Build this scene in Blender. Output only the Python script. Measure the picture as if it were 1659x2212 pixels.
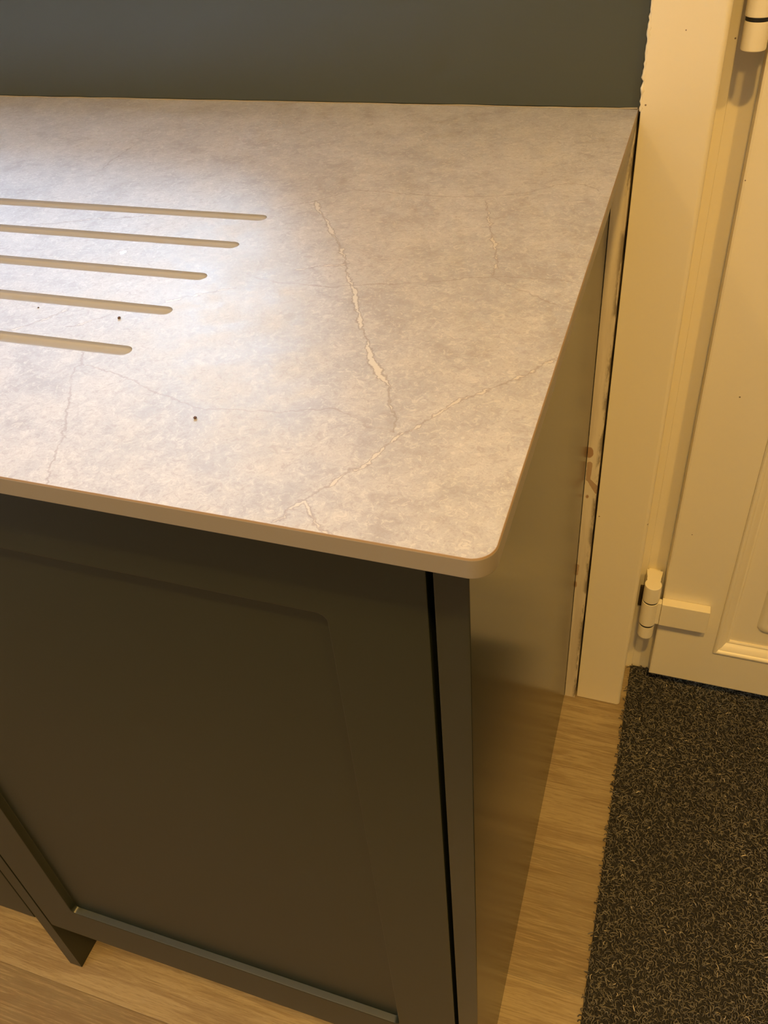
import bpy, bmesh, math, random
import numpy as np
from mathutils import Matrix, Vector

for o in list(bpy.data.objects):
    bpy.data.objects.remove(o)
S = bpy.context.scene
COL = S.collection

# ------------------------------------------------------------------ camera
cam_data = bpy.data.cameras.new('camera')
cam = bpy.data.objects.new('camera', cam_data)
COL.objects.link(cam)
CR = ((0.9468578931448071, 0.312708807765714, -0.07532152238982806),
      (0.1451556101946239, -0.6243880682435126, -0.7675085596031886),
      (-0.28703654648563914, 0.7157881961731978, -0.6365982086062739))
cam.matrix_world = Matrix(((CR[0][0], -CR[1][0], -CR[2][0], 0.05774259),
                           (CR[0][1], -CR[1][1], -CR[2][1], -0.25971729),
                           (CR[0][2], -CR[1][2], -CR[2][2], 1.17979556),
                           (0, 0, 0, 1)))
cam_data.sensor_fit = 'HORIZONTAL'
cam_data.sensor_width = 36.0
cam_data.lens = 1854.3155 / 1659 * 36.0
cam_data.shift_x = (829.5 - 832.923) / 1659
cam_data.shift_y = (1038.024 - 1106) / 1659
cam_data.clip_start = 0.01
S.camera = cam

# ------------------------------------------------------------------ light
S.view_settings.view_transform = 'Standard'
S.view_settings.look = 'None'
S.view_settings.exposure = 0.0
S.view_settings.gamma = 1.0
S.view_settings.use_curve_mapping = False

world = bpy.data.worlds.new('World')
S.world = world
world.use_nodes = True
bg = world.node_tree.nodes['Background']
bg.inputs['Color'].default_value = (0.58, 0.77, 1.0, 1)
bg.inputs['Strength'].default_value = 36.0

WARM = (1.0, 0.585, 0.14)

def downlight(x, y, power, size=0.09):
    l = bpy.data.lights.new('ceiling_downlight', 'AREA')
    l.shape = 'DISK'
    l.size = size
    l.energy = power
    l.color = WARM
    l.spread = math.radians(150)
    o = bpy.data.objects.new('ceiling_downlight', l)
    o.location = (x, y, 2.385)
    COL.objects.link(o)

def portal(loc, rot, sx, sy):
    l = bpy.data.lights.new('window_portal', 'AREA')
    l.shape = 'RECTANGLE'
    l.size, l.size_y = sx, sy
    l.cycles.is_portal = True
    o = bpy.data.objects.new('window_portal', l)
    o.location = loc
    o.rotation_euler = rot
    COL.objects.link(o)

LP = 15.5
for lx, ly, k in ((0.14, -0.62, 1.45), (0.62, -0.50, 0.9), (-0.95, -0.62, 0.28), (-1.95, -0.62, 0.28),
                  (0.10, -1.9, 0.35), (-0.95, -1.9, 0.35), (-1.95, -1.9, 0.35)):
    downlight(lx, ly, LP * k)

# window over the sink (x -1.75..-0.41, z 1.04..2.05) and a glazed opening added in the left wall to brighten the splashback
WX0, WX1, WZ0, WZ1 = -1.75, -0.40, 1.06, 2.05
LY0, LY1, LZ0, LZ1 = -2.45, -1.85, 0.40, 1.05
portal(((WX0 + WX1) / 2, 0.90, (WZ0 + WZ1) / 2), (math.radians(-90), 0, 0), WX1 - WX0, WZ1 - WZ0)
portal((-3.22, (LY0 + LY1) / 2, (LZ0 + LZ1) / 2), (0, math.radians(-90), 0), LZ1 - LZ0, LY1 - LY0)

# ------------------------------------------------------------------ helpers
def tag(o, label=None, cat=None, group=None, kind=None):
    if label: o['label'] = label
    if cat: o['category'] = cat
    if group: o['group'] = group
    if kind: o['kind'] = kind
    return o

def empty(name, loc):
    o = bpy.data.objects.new(name, None)
    o.location = loc
    o.empty_display_size = 0.05
    COL.objects.link(o)
    return o

def weighted(o):
    w = o.modifiers.new('weighted', 'WEIGHTED_NORMAL')
    w.weight = 100; w.keep_sharp = True; w.mode = 'FACE_AREA'

def link(name, bm, mats, parent=None, smooth=None, loc=None):
    """Link a bmesh (in world coordinates) as one object; its origin goes to loc."""
    me = bpy.data.meshes.new(name)
    if loc is None and parent is not None:
        loc = tuple(world_loc(parent))
    if loc is not None:
        bmesh.ops.translate(bm, verts=bm.verts, vec=-Vector(loc))
    bm.normal_update()
    bm.to_mesh(me)
    bm.free()
    if not isinstance(mats, (list, tuple)):
        mats = [mats]
    for m in mats:
        me.materials.append(m)
    if smooth is not None:
        me.polygons.foreach_set('use_smooth', [True] * len(me.polygons))
        me.set_sharp_from_angle(angle=math.radians(smooth))
    o = bpy.data.objects.new(name, me)
    COL.objects.link(o)
    if parent is not None:
        o.parent = parent
        o.location = Vector(loc) - world_loc(parent)
    elif loc is not None:
        o.location = loc
    if smooth is not None:
        weighted(o)
    return o

def world_loc(o):
    v = Vector((0, 0, 0))
    while o is not None:
        v += Vector(o.location)
        o = o.parent
    return v

def box(bm, x0, x1, y0, y1, z0, z1, bevel=0.0, seg=2, mi=0):
    vs = [bm.verts.new((x, y, z)) for x in (x0, x1) for y in (y0, y1) for z in (z0, z1)]
    fs = [bm.faces.new([vs[i] for i in f]) for f in
          ((0, 1, 3, 2), (4, 6, 7, 5), (0, 4, 5, 1), (2, 3, 7, 6), (0, 2, 6, 4), (1, 5, 7, 3))]
    for f in fs: f.material_index = mi
    if bevel > 0:
        es = list({e for f in fs for e in f.edges})
        bmesh.ops.bevel(bm, geom=es, offset=bevel, segments=seg, profile=0.5, affect='EDGES')
    return fs

def bxo(name, dims, mat, parent=None, bevel=0.0, seg=2, smooth=None, loc=None):
    bm = bmesh.new()
    box(bm, *dims, bevel=bevel, seg=seg)
    return link(name, bm, mat, parent, smooth if smooth is not None else (35 if bevel else None), loc)

def cyl(bm, cx, cy, z0, z1, r, seg=40, bevel=0.0012):
    ring = lambda rr, z: [bm.verts.new((cx + rr * math.cos(a), cy + rr * math.sin(a), z))
                          for a in [2 * math.pi * i / seg for i in range(seg)]]
    prof = [(r - bevel, z0), (r - bevel * 0.3, z0 + bevel * 0.3), (r, z0 + bevel),
            (r, z1 - bevel), (r - bevel * 0.3, z1 - bevel * 0.3), (r - bevel, z1)]
    rings = [ring(a, z) for a, z in prof]
    for A, B in zip(rings, rings[1:]):
        for i in range(seg):
            j = (i + 1) % seg
            bm.faces.new((A[i], A[j], B[j], B[i]))
    bm.faces.new(rings[0][::-1])
    bm.faces.new(rings[-1])

def loft(bm, loops, close=True, caps=True, mi=0):
    """loops: lists of points with equal length (closed rings)."""
    R = [[bm.verts.new(p) for p in l] for l in loops]
    n = len(R[0])
    for A, B in zip(R, R[1:]):
        for i in range(n if close else n - 1):
            j = (i + 1) % n
            f = bm.faces.new((A[i], A[j], B[j], B[i]))
            f.material_index = mi
    if caps:
        bm.faces.new(R[0][::-1]).material_index = mi
        bm.faces.new(R[-1]).material_index = mi
    return R

def tube(bm, pts, radii, seg=8):
    loops = []
    for k, p in enumerate(pts):
        a = Vector(pts[max(k - 1, 0)]); b = Vector(pts[min(k + 1, len(pts) - 1)])
        d = (b - a).normalized()
        up = Vector((0, 0, 1)) if abs(d.z) < 0.9 else Vector((0, 1, 0))
        s = d.cross(up).normalized(); u = s.cross(d)
        r = radii[k] if isinstance(radii, (list, tuple)) else radii
        loops.append([tuple(Vector(p) + (s * math.cos(t) + u * math.sin(t)) * r)
                      for t in [2 * math.pi * i / seg for i in range(seg)]])
    loft(bm, loops)

# ------------------------------------------------------------------ materials
class NT:
    def __init__(self, name):
        self.m = bpy.data.materials.new(name)
        self.m.use_nodes = True
        self.t = self.m.node_tree
        self.b = self.t.nodes['Principled BSDF']
    def n(self, typ, **kw):
        nd = self.t.nodes.new(typ)
        for k, v in kw.items():
            if k == 'ins':
                for a, b in v.items():
                    self.put(nd.inputs[a], b)
            else:
                setattr(nd, k, v)
        return nd
    def put(self, sock, v):
        if isinstance(v, bpy.types.NodeSocket): self.t.links.new(v, sock)
        else: sock.default_value = v
    def math(self, op, a, b=None, c=None, clamp=False):
        nd = self.t.nodes.new('ShaderNodeMath'); nd.operation = op; nd.use_clamp = clamp
        for i, v in enumerate((a, b, c)):
            if v is not None: self.put(nd.inputs[i], v)
        return nd.outputs[0]
    def vm(self, op, a, b=None, scale=None):
        nd = self.t.nodes.new('ShaderNodeVectorMath'); nd.operation = op
        self.put(nd.inputs[0], a)
        if b is not None: self.put(nd.inputs[1], b)
        if scale is not None: self.put(nd.inputs['Scale'], scale)
        return nd.outputs['Value'] if op in ('DOT_PRODUCT', 'DISTANCE', 'LENGTH') else nd.outputs['Vector']
    def ss(self, v, a, b, x=0.0, y=1.0):
        nd = self.t.nodes.new('ShaderNodeMapRange'); nd.interpolation_type = 'SMOOTHSTEP'
        for i, q in enumerate((v, a, b, x, y)): self.put(nd.inputs[i], q)
        return nd.outputs[0]
    def mix(self, f, a, b, blend='MIX'):
        nd = self.t.nodes.new('ShaderNodeMix'); nd.data_type = 'RGBA'; nd.blend_type = blend
        self.put(nd.inputs[0], f)
        for s, v in ((nd.inputs[6], a), (nd.inputs[7], b)):
            if isinstance(v, tuple) and len(v) == 3: v = v + (1,)
            self.put(s, v)
        return nd.outputs[2]
    def noise(self, vec, scale, detail=4, rough=0.5, dist=0.0, out='Fac'):
        nd = self.t.nodes.new('ShaderNodeTexNoise')
        self.put(nd.inputs['Vector'], vec)
        nd.inputs['Scale'].default_value = scale; nd.inputs['Detail'].default_value = detail
        nd.inputs['Roughness'].default_value = rough; nd.inputs['Distortion'].default_value = dist
        return nd.outputs[out]
    def obj(self):
        return self.n('ShaderNodeTexCoord').outputs['Object']
    def wpos(self):
        return self.n('ShaderNodeNewGeometry').outputs['Position']
    def scalev(self, v, s):
        nd = self.n('ShaderNodeMapping'); self.put(nd.inputs['Vector'], v)
        nd.inputs['Scale'].default_value = s
        return nd.outputs[0]
    def bump(self, h, strength=0.2, dist=0.001):
        nd = self.n('ShaderNodeBump'); nd.inputs['Strength'].default_value = strength
        nd.inputs['Distance'].default_value = dist
        self.put(nd.inputs['Height'], h)
        self.t.links.new(nd.outputs[0], self.b.inputs['Normal'])
    def out(self, color=None, rough=None, **kw):
        if color is not None:
            if isinstance(color, tuple) and len(color) == 3: color = color + (1,)
            self.put(self.b.inputs['Base Color'], color)
        if rough is not None: self.put(self.b.inputs['Roughness'], rough)
        for k, v in kw.items(): self.put(self.b.inputs[k.replace('_', ' ')], v)
        return self.m

def painted(name, col, rough, var=0.04, bump=0.05, scale=60, bd=0.0004, spots=(), **kw):
    t = NT(name); p = t.obj()
    n1 = t.noise(p, 6, 3); n2 = t.noise(p, scale, 3)
    c = t.mix(t.math('MULTIPLY', n1, 1.0), tuple(x * (1 - var) for x in col), tuple(min(1, x * (1 + var)) for x in col))
    for (x, z, s) in spots:                          # small dark specks of dirt
        d = t.vm('DISTANCE', t.vm('MULTIPLY', t.wpos(), (1, 0, 1)), (x, 0, z))
        c = t.mix(t.ss(d, s * 1.2, s * 0.7, 0, 0.85), c, (0.09, 0.045, 0.02))
    t.bump(n2, bump, bd)
    return t.out(c, rough, **kw)

M_upvc = painted('cream_upvc', (0.80, 0.735, 0.57), 0.32, var=0.02, bump=0.04, scale=40, spots=((0.1491, 0.5747, 0.0011), (0.1283, 0.3453, 0.0008), (0.0775, 0.9562, 0.0009), (0.1089, 0.8329, 0.0007)))
M_trim = painted('cream_gloss_trim', (0.80, 0.725, 0.55), 0.36, var=0.02, bump=0.05, scale=35, spots=((0.0336, 0.982, 0.0006), (0.0062, 0.918, 0.0009), (0.006, 0.395, 0.0010), (0.0685, 0.392, 0.0009)))
M_wall = painted('magnolia_wall', (0.70, 0.66, 0.58), 0.7, bump=0.2, scale=120)
M_far = painted('muted_far_wall', (0.30, 0.27, 0.21), 0.8)
M_ceil = painted('ceiling_white', (0.82, 0.81, 0.78), 0.8)
M_green = painted('satin_green_paint', (0.015, 0.019, 0.012), 0.34, var=0.03, bump=0.06, scale=500, bd=0.0002, Specular_IOR_Level=0.4)
M_gloss = painted('polished_green_panel', (0.015, 0.019, 0.014), 0.20, var=0.03, bump=0.02, scale=300, bd=0.0001, Specular_IOR_Level=0.5)
M_splash = painted('splashback_green', (0.046, 0.056, 0.044), 0.30, var=0.03, bump=0.03, scale=300, bd=0.0001, Specular_IOR_Level=1.0)
M_dark = painted('dark_interior', (0.02, 0.02, 0.018), 0.7)
M_gap = painted('brown_gap_block', (0.05, 0.035, 0.02), 0.7)
M_black = painted('black_washer', (0.012, 0.012, 0.012), 0.5)
M_seal = painted('sealant', (0.30, 0.26, 0.20), 0.35, var=0.2, bump=0.3, scale=200)
M_edge = painted('laminate_edge', (0.22, 0.19, 0.15), 0.42, var=0.03, bump=0.05, scale=80)
M_core = painted('laminate_core_line', (0.22, 0.15, 0.09), 0.5, var=0.05)
M_groove = painted('routed_groove', (0.31, 0.315, 0.35), 0.25, var=0.03, bump=0.03)
M_crumb = painted('crumb', (0.06, 0.025, 0.012), 0.7)
VEIN_MAIN = [[(-0.2348, 0.3736), (-0.2179, 0.3484), (-0.2013, 0.3229), (-0.1843, 0.2973), (-0.1708, 0.2731), (-0.1578, 0.2471), (-0.1449, 0.223), (-0.1334, 0.1975), (-0.123, 0.1765), (-0.1095, 0.1524), (-0.0952, 0.133), (-0.0878, 0.1227), (-0.0798, 0.1042), (-0.0717, 0.0849)]]
VEIN_LIGHT = [[(-0.0944, 0.3921), (-0.0843, 0.3565), (-0.0756, 0.3295), (-0.0658, 0.3045), (-0.062, 0.2837), (-0.0613, 0.2668)], [(-0.0008, 0.1716), (-0.0096, 0.16), (-0.0165, 0.1491), (-0.0272, 0.1399), (-0.0338, 0.1294), (-0.0454, 0.1203), (-0.054, 0.1054), (-0.0606, 0.0935), (-0.0687, 0.0795), (-0.0707, 0.0742), (-0.0764, 0.0595), (-0.0796, 0.0506), (-0.0849, 0.0478), (-0.088, 0.0391), (-0.0929, 0.0303), (-0.0971, 0.0203), (-0.1018, 0.0119), (-0.1024, 0.006), (-0.1077, 0.0019)], [(-0.0971, 0.0203), (-0.0911, 0.013), (-0.0853, 0.0059), (-0.079, 0.0026), (-0.0745, 0.001)], [(-0.1993, 0.2533), (-0.187, 0.2614), (-0.1653, 0.2675)], [(-0.4585, 0.2934), (-0.4363, 0.3006), (-0.406, 0.3129), (-0.3585, 0.3276)], [(-0.3234, 0.1481), (-0.3135, 0.1539), (-0.3032, 0.1666)], [(-0.3588, 0.1362), (-0.3479, 0.1515), (-0.3375, 0.1685)], [(-0.2713, 0.1932), (-0.2561, 0.2044), (-0.2329, 0.2187)]]
VEIN_DARK = [[(-0.2605, 0.3561), (-0.251, 0.3621), (-0.2386, 0.3707), (-0.2319, 0.3787), (-0.2201, 0.3898), (-0.2102, 0.4008), (-0.1941, 0.4004), (-0.1659, 0.3977), (-0.1392, 0.3978), (-0.1113, 0.3982), (-0.0955, 0.4011), (-0.0837, 0.405), (-0.0688, 0.4115), (-0.0533, 0.4252), (-0.039, 0.4365), (-0.0246, 0.4359), (-0.0106, 0.4235)], [(-0.2246, 0.2357), (-0.2057, 0.2321), (-0.1633, 0.231), (-0.1497, 0.2384), (-0.12, 0.2461), (-0.0981, 0.2522), (-0.077, 0.2615), (-0.0609, 0.2652), (-0.0283, 0.2691), (-0.0, 0.2674)], [(-0.0609, 0.2652), (-0.0482, 0.2559), (-0.0314, 0.2462), (-0.0167, 0.2366), (-0.0002, 0.2307)], [(-0.2836, 0.1091), (-0.2658, 0.1059), (-0.2504, 0.1012), (-0.2401, 0.1001), (-0.2273, 0.092), (-0.2159, 0.0882), (-0.1976, 0.083), (-0.1779, 0.0813), (-0.1549, 0.0843), (-0.1176, 0.0942), (-0.1133, 0.097), (-0.1044, 0.0945), (-0.0962, 0.0899), (-0.0882, 0.0854), (-0.0714, 0.0839)], [(-0.2919, 0.1216), (-0.2848, 0.1088), (-0.2872, 0.1038), (-0.2784, 0.0878), (-0.2593, 0.0569), (-0.2424, 0.0171), (-0.2381, 0.0082), (-0.2351, 0.0016)], [(-0.4748, 0.4858), (-0.4735, 0.437), (-0.4704, 0.4219)]]

def stone_material():
    t = NT('stone_laminate'); p = t.obj()
    wob = t.noise(p, 55, 4, 0.65, out='Color')
    q = t.vm('ADD', p, t.vm('SCALE', t.vm('SUBTRACT', wob, (0.5, 0.5, 0.5)), scale=0.011))
    wob2 = t.noise(p, 260, 3, 0.6, out='Color')
    q = t.vm('ADD', q, t.vm('SCALE', t.vm('SUBTRACT', wob2, (0.5, 0.5, 0.5)), scale=0.0035))
    q = t.vm('MULTIPLY', q, (1, 1, 0))
    def poly_dist(lines, prev=None):
        cur = None; chain = prev
        for l in lines:
            for a, b in zip(l, l[1:]):
                A = Vector((a[0], a[1], 0)); B = Vector((b[0], b[1], 0)); d = B - A; L2 = d.dot(d)
                if L2 < 1e-9: continue
                qq = q
                if chain is not None:                # evaluate the segments one after another
                    ch = t.n('ShaderNodeVectorMath', operation='MULTIPLY_ADD')
                    t.put(ch.inputs[0], chain); ch.inputs[1].default_value = (1e-9, 1e-9, 0); t.put(ch.inputs[2], q)
                    qq = ch.outputs[0]
                pa = t.vm('SUBTRACT', qq, tuple(A))
                h = t.math('MULTIPLY', t.vm('DOT_PRODUCT', pa, tuple(d)), 1.0 / L2, clamp=True)
                dist = t.vm('DISTANCE', pa, t.vm('SCALE', tuple(d), scale=h))
                cur = dist if cur is None else t.math('MINIMUM', cur, dist)
                chain = cur
        return cur
    dm = poly_dist(VEIN_MAIN); dl = poly_dist(VEIN_LIGHT, dm); dd = poly_dist(VEIN_DARK, dl)
    wn = t.noise(p, 30, 3, 0.6); wn2 = t.noise(p, 90, 2, 0.6)
    # base mottling
    n1 = t.noise(p, 7, 5, 0.6, 0.6); n2 = t.noise(p, 38, 6, 0.7, 0.4); n3 = t.noise(p, 700, 4, 0.8)
    n4 = t.noise(p, 190, 6, 0.8, 1.2)
    c = t.mix(t.ss(n1, 0.3, 0.7), (0.30, 0.302, 0.31), (0.365, 0.362, 0.365))
    c = t.mix(t.ss(n2, 0.42, 0.68, 0, 0.55), c, (0.43, 0.425, 0.415))
    c = t.mix(t.ss(n2, 0.48, 0.34, 0, 0.55), c, (0.26, 0.245, 0.24))
    c = t.mix(t.ss(n4, 0.52, 0.62, 0, 0.5), c, (0.50, 0.485, 0.455))
    c = t.mix(t.ss(n3, 0.46, 0.36, 0, 0.45), c, (0.24, 0.22, 0.21))
    c = t.mix(t.ss(n4, 0.48, 0.38, 0, 0.5), c, (0.26, 0.24, 0.235))
    # main vein: pale filling with dark rims
    w = t.math('MULTIPLY', t.ss(wn, 0.36, 0.72), 0.0021)
    rim = t.math('ADD', w, 0.0012)
    k1 = t.ss(dm, rim, t.math('SUBTRACT', w, 0.0002), 0, 0.75)
    c = t.mix(k1, c, (0.19, 0.17, 0.15))
    k2 = t.ss(dm, t.math('ADD', w, 0.0002), t.math('SUBTRACT', w, 0.0007), 0, 0.9)
    c = t.mix(k2, c, (0.47, 0.455, 0.41))
    # light veins, thin, with a dark side line
    wl = t.math('MULTIPLY', t.ss(wn2, 0.42, 0.68), 0.0014)
    c = t.mix(t.ss(dl, t.math('ADD', wl, 0.0011), wl, 0, 0.6), c, (0.20, 0.175, 0.16))
    c = t.mix(t.ss(dl, t.math('ADD', wl, 0.0001), t.math('SUBTRACT', wl, 0.0005), 0, 0.85), c, (0.46, 0.44, 0.395))
    # dark hairlines that come and go
    br = t.ss(wn, 0.30, 0.52, 0.15, 0.55)
    c = t.mix(t.math('MULTIPLY', t.ss(dd, 0.0010, 0.0002), br), c, (0.22, 0.19, 0.17))
    # small grey spot and pale fleck
    sp = t.vm('DISTANCE', q, (-0.1779, 0.1872, 0)); c = t.mix(t.ss(sp, 0.0052, 0.0035, 0, 0.45), c, (0.27, 0.26, 0.24))
    fl = t.vm('DISTANCE', t.vm('MULTIPLY', q, (2.0, 1, 1)), (-0.6958, 0.2582, 0))
    c = t.mix(t.ss(fl, 0.0048, 0.0035), c, (0.9, 0.95, 0.95))
    c = t.mix(1.0, c, (0.98, 0.99, 1.09), 'MULTIPLY')
    bh = t.math('ADD', n2, t.math('MULTIPLY', n3, 0.5))
    t.bump(bh, 0.10, 0.0006)
    return t.out(c, t.ss(n2, 0.3, 0.7, 0.45, 0.55), Specular_IOR_Level=0.36)

def floor_material():
    t = NT('oak_plank_floor'); p = t.obj()
    sep = t.n('ShaderNodeSeparateXYZ'); t.put(sep.inputs[0], p)
    W = 0.1777
    row = t.math('FLOOR', t.math('DIVIDE', t.math('SUBTRACT', sep.outputs[1], 0.1763), W))
    fy = t.math('FRACT', t.math('DIVIDE', t.math('SUBTRACT', sep.outputs[1], 0.1763), W))
    off = t.math('MULTIPLY', t.math('FRACT', t.math('MULTIPLY', t.math('ADD', row, 50.0), 0.3719)), 2.6)
    xs = t.math('DIVIDE', t.math('ADD', t.math('ADD', sep.outputs[0], off), 22.180), 2.6)
    colx = t.math('FLOOR', xs); fx = t.math('FRACT', xs)
    comb = t.n('ShaderNodeCombineXYZ'); t.put(comb.inputs[0], colx); t.put(comb.inputs[1], row)
    wn = t.n('ShaderNodeTexWhiteNoise'); wn.noise_dimensions = '2D'; t.put(wn.inputs['Vector'], comb.outputs[0])
    rnd = wn.outputs['Value']
    offv = t.vm('SCALE', wn.outputs['Color'], scale=7.0)
    g = t.vm('ADD', t.scalev(p, (1.0, 9.0, 1.0)), offv)
    big = t.noise(g, 5.5, 4, 0.6, 1.2)
    fine = t.noise(t.vm('ADD', t.scalev(p, (1.0, 26.0, 1.0)), offv), 17, 6, 0.7, 0.5)
    pores = t.noise(t.vm('ADD', t.scalev(p, (1.0, 20.0, 1.0)), offv), 60, 3, 0.6)
    c = t.mix(rnd, (0.19, 0.14, 0.075), (0.36, 0.28, 0.16))
    c = t.mix(t.ss(big, 0.42, 0.60, 0, 0.55), c, (0.19, 0.125, 0.06))
    c = t.mix(t.ss(fine, 0.5, 0.62, 0, 0.4), c, (0.42, 0.33, 0.20))
    c = t.mix(t.ss(fine, 0.48, 0.36, 0, 0.4), c, (0.15, 0.10, 0.048))
    c = t.mix(t.ss(pores, 0.44, 0.34, 0, 0.5), c, (0.17, 0.11, 0.055))
    ey = t.math('MINIMUM', fy, t.math('SUBTRACT', 1.0, fy))
    ex = t.math('MINIMUM', fx, t.math('SUBTRACT', 1.0, fx))
    seam = t.math('MAXIMUM', t.ss(ey, 0.0045, 0.001), t.ss(ex, 0.0008, 0.0002))
    c = t.mix(t.math('MULTIPLY', seam, 0.35), c, (0.12, 0.08, 0.05))
    t.bump(t.math('SUBTRACT', fine, t.math('MULTIPLY', seam, 2.0)), 0.25, 0.0006)
    return t.out(c, 0.42)

def batten_material():
    """Cream packing batten with brown paint-run stains and a grubby right edge."""
    t = NT('stained_batten'); p = t.wpos()
    wob = t.noise(p, 260, 3, 0.6, out='Color')
    q = t.vm('ADD', p, t.vm('SCALE', t.vm('SUBTRACT', wob, (0.5, 0.5, 0.5)), scale=0.0016))
    g = t.noise(t.scalev(p, (60, 60, 5)), 1.0, 4, 0.6)
    c = t.mix(t.ss(g, 0.35, 0.65), (0.60, 0.52, 0.40), (0.72, 0.64, 0.50))
    def ell(cx, cz, rx, rz, soft=0.25):
        d = t.vm('DISTANCE', t.vm('MULTIPLY', q, (1 / rx, 0, 1 / rz)), (cx / rx, 0, cz / rz))
        return t.ss(d, 1 + soft, 1 - soft)
    def seg(a, b, w0, w1):
        A = Vector((a[0], 0, a[1])); d = Vector((b[0] - a[0], 0, b[1] - a[1]))
        pa = t.vm('SUBTRACT', t.vm('MULTIPLY', q, (1, 0, 1)), tuple(A))
        h = t.math('MULTIPLY', t.vm('DOT_PRODUCT', pa, tuple(d)), 1.0 / d.dot(d), clamp=True)
        dist = t.vm('DISTANCE', pa, t.vm('SCALE', tuple(d), scale=h))
        w = t.math('MULTIPLY_ADD', h, w1 - w0, w0)
        return t.math('MULTIPLY', t.math('LESS_THAN', dist, w), 0.8)
    k = None
    for m in (ell(-0.0145, 0.502, 0.0052, 0.0085, 0.12), seg((-0.0125, 0.484), (-0.0128, 0.458), 0.0034, 0.0028),
              seg((-0.0122, 0.458), (0.001, 0.441), 0.0024, 0.0052), ell(-0.0118, 0.4295, 0.0018, 0.003, 0.4),
              seg((-0.0165, 0.300), (-0.0165, 0.283), 0.003, 0.0022), ell(-0.0160, 0.262, 0.0018, 0.006, 0.4)):
        k = m if k is None else t.math('MAXIMUM', k, m)
    c = t.mix(t.math('MULTIPLY', k, 0.8), c, (0.30, 0.14, 0.045))
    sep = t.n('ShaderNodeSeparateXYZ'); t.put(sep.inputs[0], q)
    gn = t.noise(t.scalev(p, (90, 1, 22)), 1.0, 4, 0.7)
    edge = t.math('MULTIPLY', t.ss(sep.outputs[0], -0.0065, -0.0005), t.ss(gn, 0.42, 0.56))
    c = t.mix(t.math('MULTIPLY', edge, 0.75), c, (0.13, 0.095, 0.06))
    return t.out(c, 0.5)

def mat_pile_material():
    t = NT('mat_pile')
    g = t.n('ShaderNodeNewGeometry'); r = g.outputs['Random Per Island']
    n = t.noise(g.outputs['Position'], 9, 3)
    c = t.mix(r, (0.018, 0.017, 0.018), (0.22, 0.20, 0.17))
    c = t.mix(t.ss(r, 0.992, 0.996), c, (0.6, 0.52, 0.42))
    c = t.mix(t.ss(n, 0.35, 0.7, 0, 0.35), c, (0.07, 0.062, 0.058))
    return t.out(c, 0.65)

def glass_material():
    m = bpy.data.materials.new('window_glass'); m.use_nodes = True
    t = m.node_tree; t.nodes.remove(t.nodes['Principled BSDF'])
    fr = t.nodes.new('ShaderNodeFresnel'); fr.inputs[0].default_value = 1.45
    tr = t.nodes.new('ShaderNodeBsdfTransparent'); gl = t.nodes.new('ShaderNodeBsdfGlossy')
    gl.inputs['Roughness'].default_value = 0.02
    mx = t.nodes.new('ShaderNodeMixShader')
    t.links.new(fr.outputs[0], mx.inputs[0]); t.links.new(tr.outputs[0], mx.inputs[1]); t.links.new(gl.outputs[0], mx.inputs[2])
    t.links.new(mx.outputs[0], t.nodes['Material Output'].inputs[0])
    return m

M_stone = stone_material(); M_floor = floor_material(); M_batten = batten_material()
M_pile = mat_pile_material(); M_glass = glass_material()
M_matback = painted('mat_backing', (0.016, 0.015, 0.015), 0.9)

# ------------------------------------------------------------------ room shell
XL, XR, YF, YB, ZC = -3.0, 1.35, -2.9, 0.6395, 2.4
bm = bmesh.new(); box(bm, XL - 0.2, XR + 0.2, YF - 0.2, 1.0, -0.1, 0.0)
tag(link('floor', bm, M_floor), 'wood plank floor with pale oak grain', 'floor', kind='structure')
bm = bmesh.new(); box(bm, XL - 0.2, XR + 0.2, YF - 0.2, 1.0, ZC, ZC + 0.1)
tag(link('ceiling', bm, M_ceil), 'plain white ceiling', 'ceiling', kind='structure')
YW = YB + 0.26
bm = bmesh.new()                                   # back wall, with the window and the door left open
box(bm, XL, WX0, YB, YW, 0, ZC); box(bm, WX1, -0.001, YB, YW, 0, ZC)
box(bm, WX0, WX1, YB, YW, 0, WZ0); box(bm, WX0, WX1, YB, YW, WZ1, ZC)
box(bm, -0.001, 0.0445, 0.7015, YW, 0, 2.12); box(bm, -0.001, 1.03, 0.7015, YW, 2.12, ZC); box(bm, 1.03, XR, 0.655, YW, 0, ZC)
tag(link('wall_back', bm, M_wall), 'cream wall behind the worktop', 'wall', kind='structure')
bm = bmesh.new()
box(bm, XL - 0.2, XL, YF, LY0, 0, ZC); box(bm, XL - 0.2, XL, LY1, YW, 0, ZC)
box(bm, XL - 0.2, XL, LY0, LY1, 0, LZ0); box(bm, XL - 0.2, XL, LY0, LY1, LZ1, ZC)
tag(link('wall_left', bm, M_far), 'muted wall at the far left', 'wall', kind='structure')
bm = bmesh.new(); box(bm, XR, XR + 0.2, YF, YW, 0, ZC)
tag(link('wall_right', bm, M_far), 'muted wall at the right', 'wall', kind='structure')
bm = bmesh.new(); box(bm, XL - 0.2, XR + 0.2, YF - 0.2, YF, 0, ZC)
tag(link('wall_front', bm, M_far), 'muted wall behind the viewer', 'wall', kind='structure')

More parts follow.
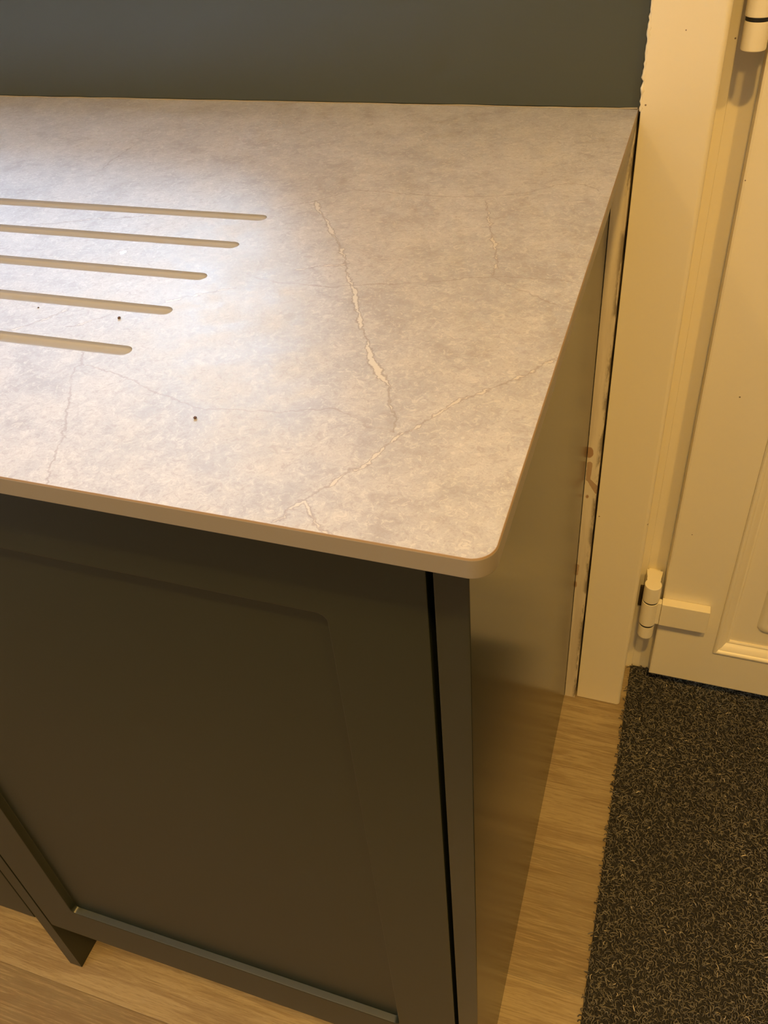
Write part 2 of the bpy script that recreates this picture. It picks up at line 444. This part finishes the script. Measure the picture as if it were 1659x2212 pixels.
def window(name, x0, x1, z0, z1, y, along_x=True):
    w = empty(name, ((x0 + x1) / 2, y, z0) if along_x else (y, (x0 + x1) / 2, z0))
    tag(w, 'unseen daylit window', 'window', kind='structure')
    def B(bm, a0, a1, b0, b1, c0, c1):
        if along_x: box(bm, a0, a1, b0, b1, c0, c1, bevel=0.003)
        else: box(bm, b0, b1, a0, a1, c0, c1, bevel=0.003)
    f = 0.05; bm = bmesh.new()
    B(bm, x0, x0 + f, y - 0.03, y + 0.03, z0, z1); B(bm, x1 - f, x1, y - 0.03, y + 0.03, z0, z1)
    B(bm, x0 + f, x1 - f, y - 0.03, y + 0.03, z0, z0 + f); B(bm, x0 + f, x1 - f, y - 0.03, y + 0.03, z1 - f, z1)
    link('window_frame', bm, M_upvc, w)
    bm = bmesh.new()
    if along_x: box(bm, x0 + f, x1 - f, y - 0.003, y + 0.003, z0 + f, z1 - f)
    else: box(bm, y - 0.003, y + 0.003, x0 + f, x1 - f, z0 + f, z1 - f)
    link('window_pane', bm, M_glass, w)
window('window_1', WX0, WX1, WZ0, WZ1, YB + 0.20)
window('added_window', LY0, LY1, LZ0, LZ1, XL - 0.12, False)  # unseen opening, added for the cool reflection at the splashback's left end

# ------------------------------------------------------------------ worktop
ZT, TT = 0.91, 0.0126
def worktop():
    def outline(inset, z):
        r = 0.0125; x1 = 0.0 - inset; y0 = 0.0 + inset; rr = r - inset
        pts = [(-2.9, y0, z)]
        for i in range(13):
            a = -math.pi / 2 + math.pi / 2 * i / 12
            pts.append((x1 - rr + rr * math.cos(a), y0 + rr + rr * math.sin(a), z))
        pts += [(x1, 0.639, z), (-2.9, 0.639, z)]
        return pts
    bm = bmesh.new()
    zs = [(0.0010, ZT - TT), (0.0003, ZT - TT + 0.0003), (0.0, ZT - TT + 0.0010),
          (0.0, ZT - 0.0012), (0.0002, ZT - 0.0007), (0.0006, ZT - 0.0001), (0.0009, ZT)]
    R = loft(bm, [outline(i, z) for i, z in zs], mi=1)
    for f in bm.faces:
        c = f.calc_center_median(); 
        if len(f.verts) > 4: f.material_index = 0 if c.z > ZT - 0.001 else 1
        elif c.z > ZT - 0.0008: f.material_index = 2
    bm.normal_update()
    bmesh.ops.recalc_face_normals(bm, faces=bm.faces)
    me = bpy.data.meshes.new('worktop'); bm.to_mesh(me); bm.free()
    for m in (M_stone, M_edge, M_core, M_groove): me.materials.append(m)
    o = bpy.data.objects.new('worktop', me); COL.objects.link(o)
    # five drainer grooves routed into the top, running towards the sink and getting deeper
    bm = bmesh.new()
    for yc in (0.3350, 0.2838, 0.2310, 0.1802, 0.1280):
        def ring(x, hw, dep):
            n = 18; L = []
            for i in range(n):
                a = math.pi * i / (n - 1)
                L.append((x, yc - hw * math.cos(a), ZT - dep * math.sin(a) ** 0.55))
            L.append((x, yc + hw, ZT + 0.004)); L.append((x, yc - hw, ZT + 0.004))
            return L
        xe = -0.2612; loops = []
        for i in range(7):
            a = math.pi / 2 * i / 6
            k = math.sin(max(a, 0.12))
            loops.append(ring(xe - 0.0062 * (1 - math.cos(a)), 0.0058 * k, 0.0034 * k))
        for x, hw, dep in ((-0.30, 0.0060, 0.0036), (-0.5, 0.0069, 0.0043), (-0.80, 0.0078, 0.0054)):
            loops.append(ring(x, hw, dep))
        loft(bm, loops, mi=3)
    bmesh.ops.recalc_face_normals(bm, faces=bm.faces)
    cm = bpy.data.meshes.new('cut'); bm.to_mesh(cm); bm.free()
    for m in (M_stone, M_edge, M_core, M_groove): cm.materials.append(m)
    for p in cm.polygons: p.material_index = 3
    co = bpy.data.objects.new('cut', cm); COL.objects.link(co)
    md = o.modifiers.new('b', 'BOOLEAN'); md.object = co; md.operation = 'DIFFERENCE'; md.solver = 'EXACT'
    dg = bpy.context.evaluated_depsgraph_get()
    nm = bpy.data.meshes.new_from_object(o.evaluated_get(dg))
    o.modifiers.clear(); o.data = nm; nm.name = 'worktop'
    bpy.data.objects.remove(co)
    nm.polygons.foreach_set('use_smooth', [True] * len(nm.polygons))
    nm.set_sharp_from_angle(angle=math.radians(28))
    weighted(o)
    tag(o, 'grey stone-pattern laminate worktop with pale veins and five drainer grooves', 'worktop')
worktop()

# crumbs lying on the worktop
def crumb(x, y, z, r, seed, label):
    rnd = random.Random(seed); bm = bmesh.new()
    bmesh.ops.create_icosphere(bm, subdivisions=2, radius=r)
    for v in bm.verts:
        v.co *= 0.75 + 0.5 * rnd.random(); v.co.z *= 0.6
    zmin = min(v.co.z for v in bm.verts)
    bmesh.ops.translate(bm, verts=bm.verts, vec=(0, 0, -zmin))
    bmesh.ops.translate(bm, verts=bm.verts, vec=(x, y, z))
    tag(link('crumb', bm, M_crumb, loc=(x, y, z)), label, 'crumb', 'dark crumbs on the worktop')
crumb(-0.2925, 0.1646, ZT, 0.0011, 1, 'dark crumb between the two nearest drainer grooves, close to their ends')
crumb(-0.2962, 0.1238, ZT - 0.0036, 0.0011, 2, 'dark crumb sitting inside the nearest drainer groove')
crumb(-0.1848, 0.0709, ZT, 0.0010, 3, 'dark crumb near the front edge of the worktop, away from the grooves')
crumb(-0.3598, 0.1673, ZT, 0.0006, 4, 'tiny dark crumb just behind the nearest groove at the left edge of the photo')

# ------------------------------------------------------------------ splashback and sealant
tag(bxo('splashback', (-2.9, 0.0006, 0.6285 + 0.002, YB - 0.0002, ZT + 0.0006, 1.055), M_splash, bevel=0.0012, loc=(-1.0, 0.635, ZT)),
    'dark green satin splashback panel standing along the back of the worktop', 'splashback')
rnd = random.Random(5)
bm = bmesh.new()
xs = [-2.88 + i * 0.02 for i in range(144)]
tube(bm, [(x, 0.6300, ZT + 0.0002 + rnd.uniform(-.0002, .0002)) for x in xs] + [(-0.0015, 0.6295, ZT + 0.0008)],
     [0.0007 + rnd.uniform(-.0002, .0002) for _ in xs] + [0.0012])
tag(link('sealant_bead', bm, M_seal, smooth=60, loc=(-1.0, 0.63, ZT)),
    'thin pale sealant line along the joint of worktop and splashback', 'sealant')
bm = bmesh.new()
zz = [ZT + 0.002 + i * 0.003 for i in range(58)]
tube(bm, [(0.0020 + rnd.uniform(-.0005, .0006), 0.6180 + rnd.uniform(-.0005, .0005), z) for z in zz],
     [0.0016 + rnd.uniform(-.0007, .0007) if z < 0.99 else 0.0014 for z in zz])
tag(link('sealant_bead', bm, M_trim, smooth=60, loc=(0.001, 0.618, ZT)),
    'lumpy cream sealant strip peeling down the left edge of the door trim above the worktop', 'sealant')

# ------------------------------------------------------------------ base cabinets
YD = 0.0237                                        # plane of the door fronts
def shaker_door(x0, x1, z0, z1, parent, rail=0.060, bot=0.070, side_l=0.0547):
    d = 0.0075; th = 0.019
    rx0, rx1, rz0, rz1 = x0 + side_l, x1 - rail, z0 + bot, z1 - 0.066
    def rrect(a0, a1, c0, c1, y, r, n=6):
        P = []
        for cx, cz, s in ((a1 - r, c1 - r, 0), (a0 + r, c1 - r, 1), (a0 + r, c0 + r, 2), (a1 - r, c0 + r, 3)):
            for i in range(n + 1):
                t = math.pi / 2 * (s + i / n)
                P.append((cx + r * math.cos(t), y, cz + r * math.sin(t)))
        return P
    bm = bmesh.new()
    e = 0.0012
    loops = [rrect(x0, x1, z0, z1, YD + th, 0.0005), rrect(x0, x1, z0, z1, YD + e, 0.0008),
             rrect(x0 + e * .3, x1 - e * .3, z0 + e * .3, z1 - e * .3, YD + e * .3, 0.001),
             rrect(x0 + e, x1 - e, z0 + e, z1 - e, YD, 0.0015),
             rrect(rx0 - 0.0012, rx1 + 0.0012, rz0 - 0.0012, rz1 + 0.0012, YD, 0.0075),
             rrect(rx0 - 0.0003, rx1 + 0.0003, rz0 - 0.0003, rz1 + 0.0003, YD + 0.0004, 0.0068),
             rrect(rx0, rx1, rz0, rz1, YD + 0.0014, 0.0065),
             rrect(rx0 + 0.0016, rx1 - 0.0016, rz0 + 0.0010, rz1 - 0.0016, YD + d - 0.0006, 0.005),
             rrect(rx0 + 0.0024, rx1 - 0.0024, rz0 + 0.0018, rz1 - 0.0024, YD + d, 0.0045)]
    loft(bm, loops)
    bmesh.ops.recalc_face_normals(bm, faces=bm.faces)
    return link('door', bm, M_green, parent, 40)

PX0, PX1 = -0.0359, -0.0171                         # end panel
UX0, UX1 = -0.5699, -0.5510                         # upright panel between the units
cab = empty('base_cabinet', (-0.29, 0.33, 0))
tag(cab, 'dark green base cabinet with recessed-panel door and polished end panel under the worktop corner', 'cabinet')
bxo('end_panel', (PX0, PX1, YD, 0.6125, 0.0, ZT - TT - 0.0002), M_gloss, cab, bevel=0.0009)['label'] = 'polished end panel'
shaker_door(-0.5493, -0.0393, 0.1289, 0.8881, cab)
bxo('side_panel', (UX0, UX1, YD, 0.60, 0.0, ZT - TT - 0.0002), M_green, cab, bevel=0.0008)
bxo('bottom_board', (UX1, PX0, 0.055, 0.60, 0.15, 0.168), M_dark, cab)
bxo('back_board', (UX1, PX0, 0.585, 0.60, 0.168, ZT - TT - 0.002), M_dark, cab)
bxo('top_rail', (UX1, PX0, 0.055, 0.10, 0.87, ZT - TT - 0.002), M_dark, cab)
bxo('plinth', (UX1, PX0, 0.085, 0.10, 0.0, 0.148), M_green, cab)
cab2 = empty('base_cabinet', (-0.87, 0.33, 0))
tag(cab2, 'dark green base cabinet left of the upright panel, mostly out of frame', 'cabinet')
shaker_door(-1.170, -0.5716, 0.1335, 0.8881, cab2)
bxo('bottom_board', (-1.172, UX0, 0.045, 0.60, 0.15, 0.168), M_dark, cab2)
bxo('back_board', (-1.172, UX0, 0.585, 0.60, 0.168, ZT - TT - 0.002), M_dark, cab2)
bxo('side_board', (-1.172, -1.154, 0.045, 0.585, 0.168, ZT - TT - 0.002), M_dark, cab2)
bxo('side_board', (UX0 - 0.018, UX0 - 0.0002, 0.045, 0.585, 0.168, ZT - TT - 0.002), M_dark, cab2)
bxo('plinth', (-1.172, UX0, 0.085, 0.10, 0.0, 0.148), M_green, cab2)
for k in range(3):
    x1 = -1.173 - k * 0.575
    c = empty('base_cabinet', (x1 - 0.285, 0.33, 0))
    tag(c, 'dark green base cabinet further left under the worktop, out of frame', 'cabinet', 'base cabinets out of frame')
    shaker_door(x1 - 0.572, x1, 0.1335, 0.8881, c)
    bm = bmesh.new(); box(bm, x1 - 0.572, x1, 0.045, 0.60, 0.15, ZT - TT - 0.002)
    link('carcass', bm, M_dark, c)
    bxo('plinth', (x1 - 0.574, x1, 0.085, 0.10, 0.0, 0.148), M_green, c)

# ------------------------------------------------------------------ batten and door trim
tag(bxo('packing_batten', (-0.0168, -0.0002, 0.6130, 0.6390, 0.0, ZT - TT - 0.0005), M_batten, bevel=0.0008, loc=(-0.008, 0.62, 0)),
    'narrow cream batten with brown stains between the cabinet end panel and the door trim', 'batten')
bm = bmesh.new()
def trim_post(x0, x1, y0, y1, z0, z1, r=0.0055, rl=0.0012):
    P = [(x0, y1), ]
    for i in range(4):
        a = math.pi + math.pi / 2 * i / 3
        P.append((x0 + rl + rl * math.cos(a), y0 + rl + rl * math.sin(a)))
    for i in range(9):
        a = -math.pi / 2 + math.pi / 2 * i / 8
        P.append((x1 - r + r * math.cos(a), y0 + r + r * math.sin(a)))
    P.append((x1, y1))
    loft(bm, [[(x, y, z) for x, y in P] for z in (z0, z1)])
    bmesh.ops.recalc_face_normals(bm, faces=bm.faces)
trim_post(0.0020, 0.0695, 0.6165, 0.7010, 0.0012, 2.10)
tag(link('trim_1', bm, M_trim, smooth=30, loc=(0.035, 0.65, 0)), 'cream upright trim board at the left of the door', 'trim', kind='structure')
bm = bmesh.new(); trim_post(0.965, 1.03, 0.6165, 0.7010, 0.0012, 2.10)
tag(link('trim_2', bm, M_trim, smooth=30, loc=(1.0, 0.65, 0)), 'cream upright trim board at the right of the door', 'trim', kind='structure')
bm = bmesh.new(); box(bm, 0.002, 1.03, 0.6165, 0.7010, 2.1002, 2.17, bevel=0.003)
tag(link('trim_3', bm, M_trim, smooth=30, loc=(0.5, 0.65, 2.1)), 'cream trim board above the door', 'trim', kind='structure')

# ------------------------------------------------------------------ door
FY, DY = 0.7012, 0.6640                            # outer frame face and sash face
door = empty('door_1', (0.53, 0.70, 0)); tag(door, 'cream upvc door with flag hinges and moulded panel', 'door', kind='structure')
bm = bmesh.new()
box(bm, 0.045, 0.130, FY, FY + 0.06, 0.0, 2.1, bevel=0.002); box(bm, 0.93, 1.0, FY, FY + 0.06, 0.0, 2.1, bevel=0.002)
box(bm, 0.130, 0.93, FY, FY + 0.06, 2.04, 2.1); box(bm, 0.130, 0.93, FY + 0.002, FY + 0.06, 0.0, 0.045)
box(bm, 0.0697, 0.0800, FY - 0.0030, FY, 0.0, 2.09, bevel=0.001)
link('door_frame', bm, M_upvc, door, 30)
SX0, SX1, SZ0, SZ1 = 0.1062, 0.955, 0.0355, 2.06
MX0, MX1, MZ0, MZ1 = 0.1915, 0.87, 0.1155, 0.95    # opening of the lower panel
bm = bmesh.new()
def rect(i, y, x0=SX0, x1=SX1, z0=SZ0, z1=SZ1):
    return [(x0 + i, y, z0 + i), (x1 - i, y, z0 + i), (x1 - i, y, z1 - i), (x0 + i, y, z1 - i)]
# sash: stiles, rails as one face with two openings
holes = [(MX0, MX1, MZ0, MZ1), (MX0, MX1, 1.05, 1.96)]
xs = [SX0 + 0.003, MX0, MX1, SX1 - 0.003]; zs = [SZ0 + 0.003, MZ0, MZ1, 1.05, 1.96, SZ1 - 0.003]
grid = [[bm.verts.new((x, DY, z)) for z in zs] for x in xs]
for i in range(3):
    for j in range(5):
        if i == 1 and j in (1, 3): continue
        bm.faces.new((grid[i][j], grid[i + 1][j], grid[i + 1][j + 1], grid[i][j + 1]))
R = [rect(0.003, DY), rect(0.0009, DY + 0.0009), rect(0.0, DY + 0.003), rect(0.0, DY + 0.032)]
loft(bm, R, caps=False)
bmesh.ops.remove_doubles(bm, verts=bm.verts, dist=1e-5)
for x0, x1, z0, z1 in holes:
    loft(bm, [rect(0, DY, x0, x1, z0, z1), rect(0, DY + 0.03, x0, x1, z0, z1)], caps=False)
bmesh.ops.recalc_face_normals(bm, faces=bm.faces)
bm.faces.new([bm.verts.new(p) for p in rect(0.0, DY + 0.032)[::-1]])
link('sash', bm, M_upvc, door, 30)
bm = bmesh.new()
loft(bm, [rect(0.004, DY + 0.0321), rect(0.004, FY - 0.0002)], caps=False)
link('gasket', bm, M_black, door)['label'] = 'dark rubber gasket'
for x0, x1, z0, z1 in holes:
    bm = bmesh.new()
    prof = [(0, 0.0), (0.0003, -0.0022), (0.0020, -0.0034), (0.0042, -0.0034), (0.0062, -0.0020), (0.0072, 0.0000),
            (0.0110, 0.0020), (0.0145, 0.0060), (0.0165, 0.0085), (0.0172, 0.0088), (0.0190, 0.0088), (0.0206, 0.0100), (0.0208, 0.0140)]
    loft(bm, [rect(u, DY + h, x0 - 0.0005, x1 + 0.0005, z0 - 0.0005, z1 + 0.0005) for u, h in prof], caps=False)
    link('glazing_bead', bm, M_upvc, door, 30)
    bm = bmesh.new()
    def rr(i, y, r):
        a0, a1, c0, c1 = x0 + i, x1 - i, z0 + i, z1 - i; P = []
        for cx, cz, s in ((a1 - r, c1 - r, 0), (a0 + r, c1 - r, 1), (a0 + r, c0 + r, 2), (a1 - r, c0 + r, 3)):
            for k in range(7):
                t = math.pi / 2 * (s + k / 6); P.append((cx + r * math.cos(t), y, cz + r * math.sin(t)))
        return P
    if z0 < 1.0:
        loft(bm, [rr(0.012, DY + 0.018, 0.001), rr(0.0125, DY + 0.0125, 0.001), rr(0.106 - 0.055, DY + 0.0125, 0.012), rr(0.054, DY + 0.0085, 0.011),
                  rr(0.060, DY + 0.0065, 0.010), rr(0.066, DY + 0.0085, 0.009), rr(0.072, DY + 0.0125, 0.008)])
        bmesh.ops.recalc_face_normals(bm, faces=bm.faces)
        link('door_panel', bm, M_upvc, door, 40)
    else:
        box(bm, x0 + 0.012, x1 - 0.012, DY + 0.0125, DY + 0.018, z0 + 0.012, z1 - 0.012)
        link('glass_pane', bm, M_upvc, door)

def hinge(ax, dz):
    ay, r = 0.6550, 0.0120
    h = empty('hinge', (ax, ay, 0.19 + dz)); h.parent = door; h.location = Vector((ax, ay, 0.19 + dz)) - world_loc(door)
    bm = bmesh.new(); cyl(bm, ax, ay, 0.1385 + dz, 0.1632 + dz, 0.0113); link('pin_cap', bm, M_upvc, h, 40)
    bm = bmesh.new(); cyl(bm, ax, ay, 0.1630 + dz, 0.1668 + dz, 0.0110, bevel=0.0003); cyl(bm, ax, ay, 0.2130 + dz, 0.2170 + dz, 0.0110, bevel=0.0003)
    link('washer', bm, M_black, h, 40)
    bm = bmesh.new(); cyl(bm, ax, ay, 0.1666 + dz, 0.2132 + dz, r, bevel=0.0008)
    box(bm, ax + 0.004, 0.1062, 0.6500, 0.6605, 0.1690 + dz, 0.2135 + dz, bevel=0.0008)
    link('knuckle', bm, M_upvc, h, 40)
    bm = bmesh.new(); box(bm, 0.1064, 0.1735, 0.6490, DY - 0.0001, 0.1690 + dz, 0.2135 + dz, bevel=0.0012)
    link('flag_plate', bm, M_upvc, h, 40)
    bm = bmesh.new(); n = 12                         # upper knuckle running back to the frame through a waist
    P = [(0.0118, 0.0285), (0.0108, 0.0200), (0.0098, 0.0135), (0.0101, 0.0105)]
    half = P + [(r * math.cos(a), r * math.sin(a)) for a in [math.radians(q) for q in (38, 24, 10, -4, -20, -36, -52, -68, -82)]]
    ring = [(ax + x, ay + y) for x, y in half] + [(ax, ay - r)] + [(ax - x, ay + y) for x, y in half[::-1]]
    b = 0.0010
    def sc(k, z): return [(ax + (x - ax) * k, ay + (y - ay) * (k if y < ay + 0.02 else 1), z) for x, y in ring]
    loft(bm, [sc(1, 0.2168 + dz), sc(1, 0.2470 - b + dz), sc(0.97, 0.2470 - 0.3 * b + dz), sc(0.92, 0.2470 + dz)])
    bmesh.ops.recalc_face_normals(bm, faces=bm.faces)
    link('frame_knuckle', bm, M_upvc, h, 40)
    bxo('mounting_block', (ax - 0.0085, ax + 0.0085, 0.6836, FY - 0.0001, 0.2170 + dz, 0.2330 + dz), M_upvc, h, bevel=0.0008)
    if dz < 0.1:
        bxo('dark_gap_block', (ax - 0.0165, ax - 0.0105, 0.6940, FY - 0.0032, 0.1550, 0.1980), M_gap, h, bevel=0.001)  # added dark brown block filling the dark gap left of the lower knuckle
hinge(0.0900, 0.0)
hinge(0.0932, 0.8185)

# ------------------------------------------------------------------ door mat
GX0, GX1, GY0, GY1 = 0.0785, 0.68, -0.35, 0.7000
mat = empty('door_mat', ((GX0 + GX1) / 2, (GY0 + GY1) / 2, 0))
tag(mat, 'dark charcoal loop-pile door mat lying on the wood floor in front of the door', 'door mat')
bxo('backing', (GX0, GX1, GY0, GY1, 0.0, 0.0028), M_matback, mat)
rng = np.random.default_rng(3)
def pile():
    sp = 0.0031
    nx, ny = int((GX1 - GX0) / sp), int((GY1 - GY0) / sp)
    gx, gy = np.meshgrid(np.arange(nx), np.arange(ny))
    x = GX0 + (gx.ravel() + 0.5) * sp + rng.uniform(-.45, .45, nx * ny) * sp
    y = GY0 + (gy.ravel() + 0.5) * sp + rng.uniform(-.45, .45, nx * ny) * sp
    keep = (y > 0.0) | (rng.random(len(x)) < 0.5)
    x, y = x[keep], y[keep]
    N = len(x)
    ang = rng.uniform(0, 2 * math.pi, N); curl = rng.uniform(-1.6, 1.6, N)
    L = rng.uniform(0.0045, 0.0090, N); top = rng.uniform(0.0046, 0.0072, N); w = rng.uniform(0.00055, 0.00090, N)
    K = 5
    V = np.zeros((N, K, 3, 3))
    cx, cy = x.copy(), y.copy()
    for k in range(K):
        s = k / (K - 1)
        a = ang + curl * (s - 0.5) * 2
        dx, dy = np.cos(a), np.sin(a)
        if k > 0: cx = cx + dx * L / (K - 1); cy = cy + dy * L / (K - 1)
        z = 0.0020 + (top - 0.0020) * math.sin(math.pi * (0.12 + 0.76 * s)) ** 0.6
        tw = w * (0.75 if k in (0, K - 1) else 1.0)
        V[:, k, 0] = np.stack([cx - dy * tw, cy + dx * tw, z - tw * .5], 1)
        V[:, k, 1] = np.stack([cx + dy * tw, cy - dx * tw, z - tw * .5], 1)
        V[:, k, 2] = np.stack([cx, cy, z + tw * .9], 1)
    V[..., 1] = np.minimum(V[..., 1], 0.7005)
    verts = V.reshape(-1, 3)
    base = (np.arange(N) * K * 3)[:, None, None]
    q = []
    for k in range(K - 1):
        for i in range(3):
            j = (i + 1) % 3
            q.append([k * 3 + i, k * 3 + j, (k + 1) * 3 + j, (k + 1) * 3 + i])
    q = np.array(q)[None]
    faces = (base + q).reshape(-1, 4)
    me = bpy.data.meshes.new('pile')
    me.vertices.add(len(verts)); me.vertices.foreach_set('co', (verts - np.array(mat.location)).ravel())
    me.loops.add(faces.size); me.loops.foreach_set('vertex_index', faces.ravel().astype(np.int32))
    me.polygons.add(len(faces)); me.polygons.foreach_set('loop_start', np.arange(0, faces.size, 4, dtype=np.int32))
    me.update(calc_edges=True); me.validate()
    me.materials.append(M_pile)
    o = bpy.data.objects.new('pile', me); COL.objects.link(o); o.parent = mat
    o['kind'] = 'stuff'
pile()
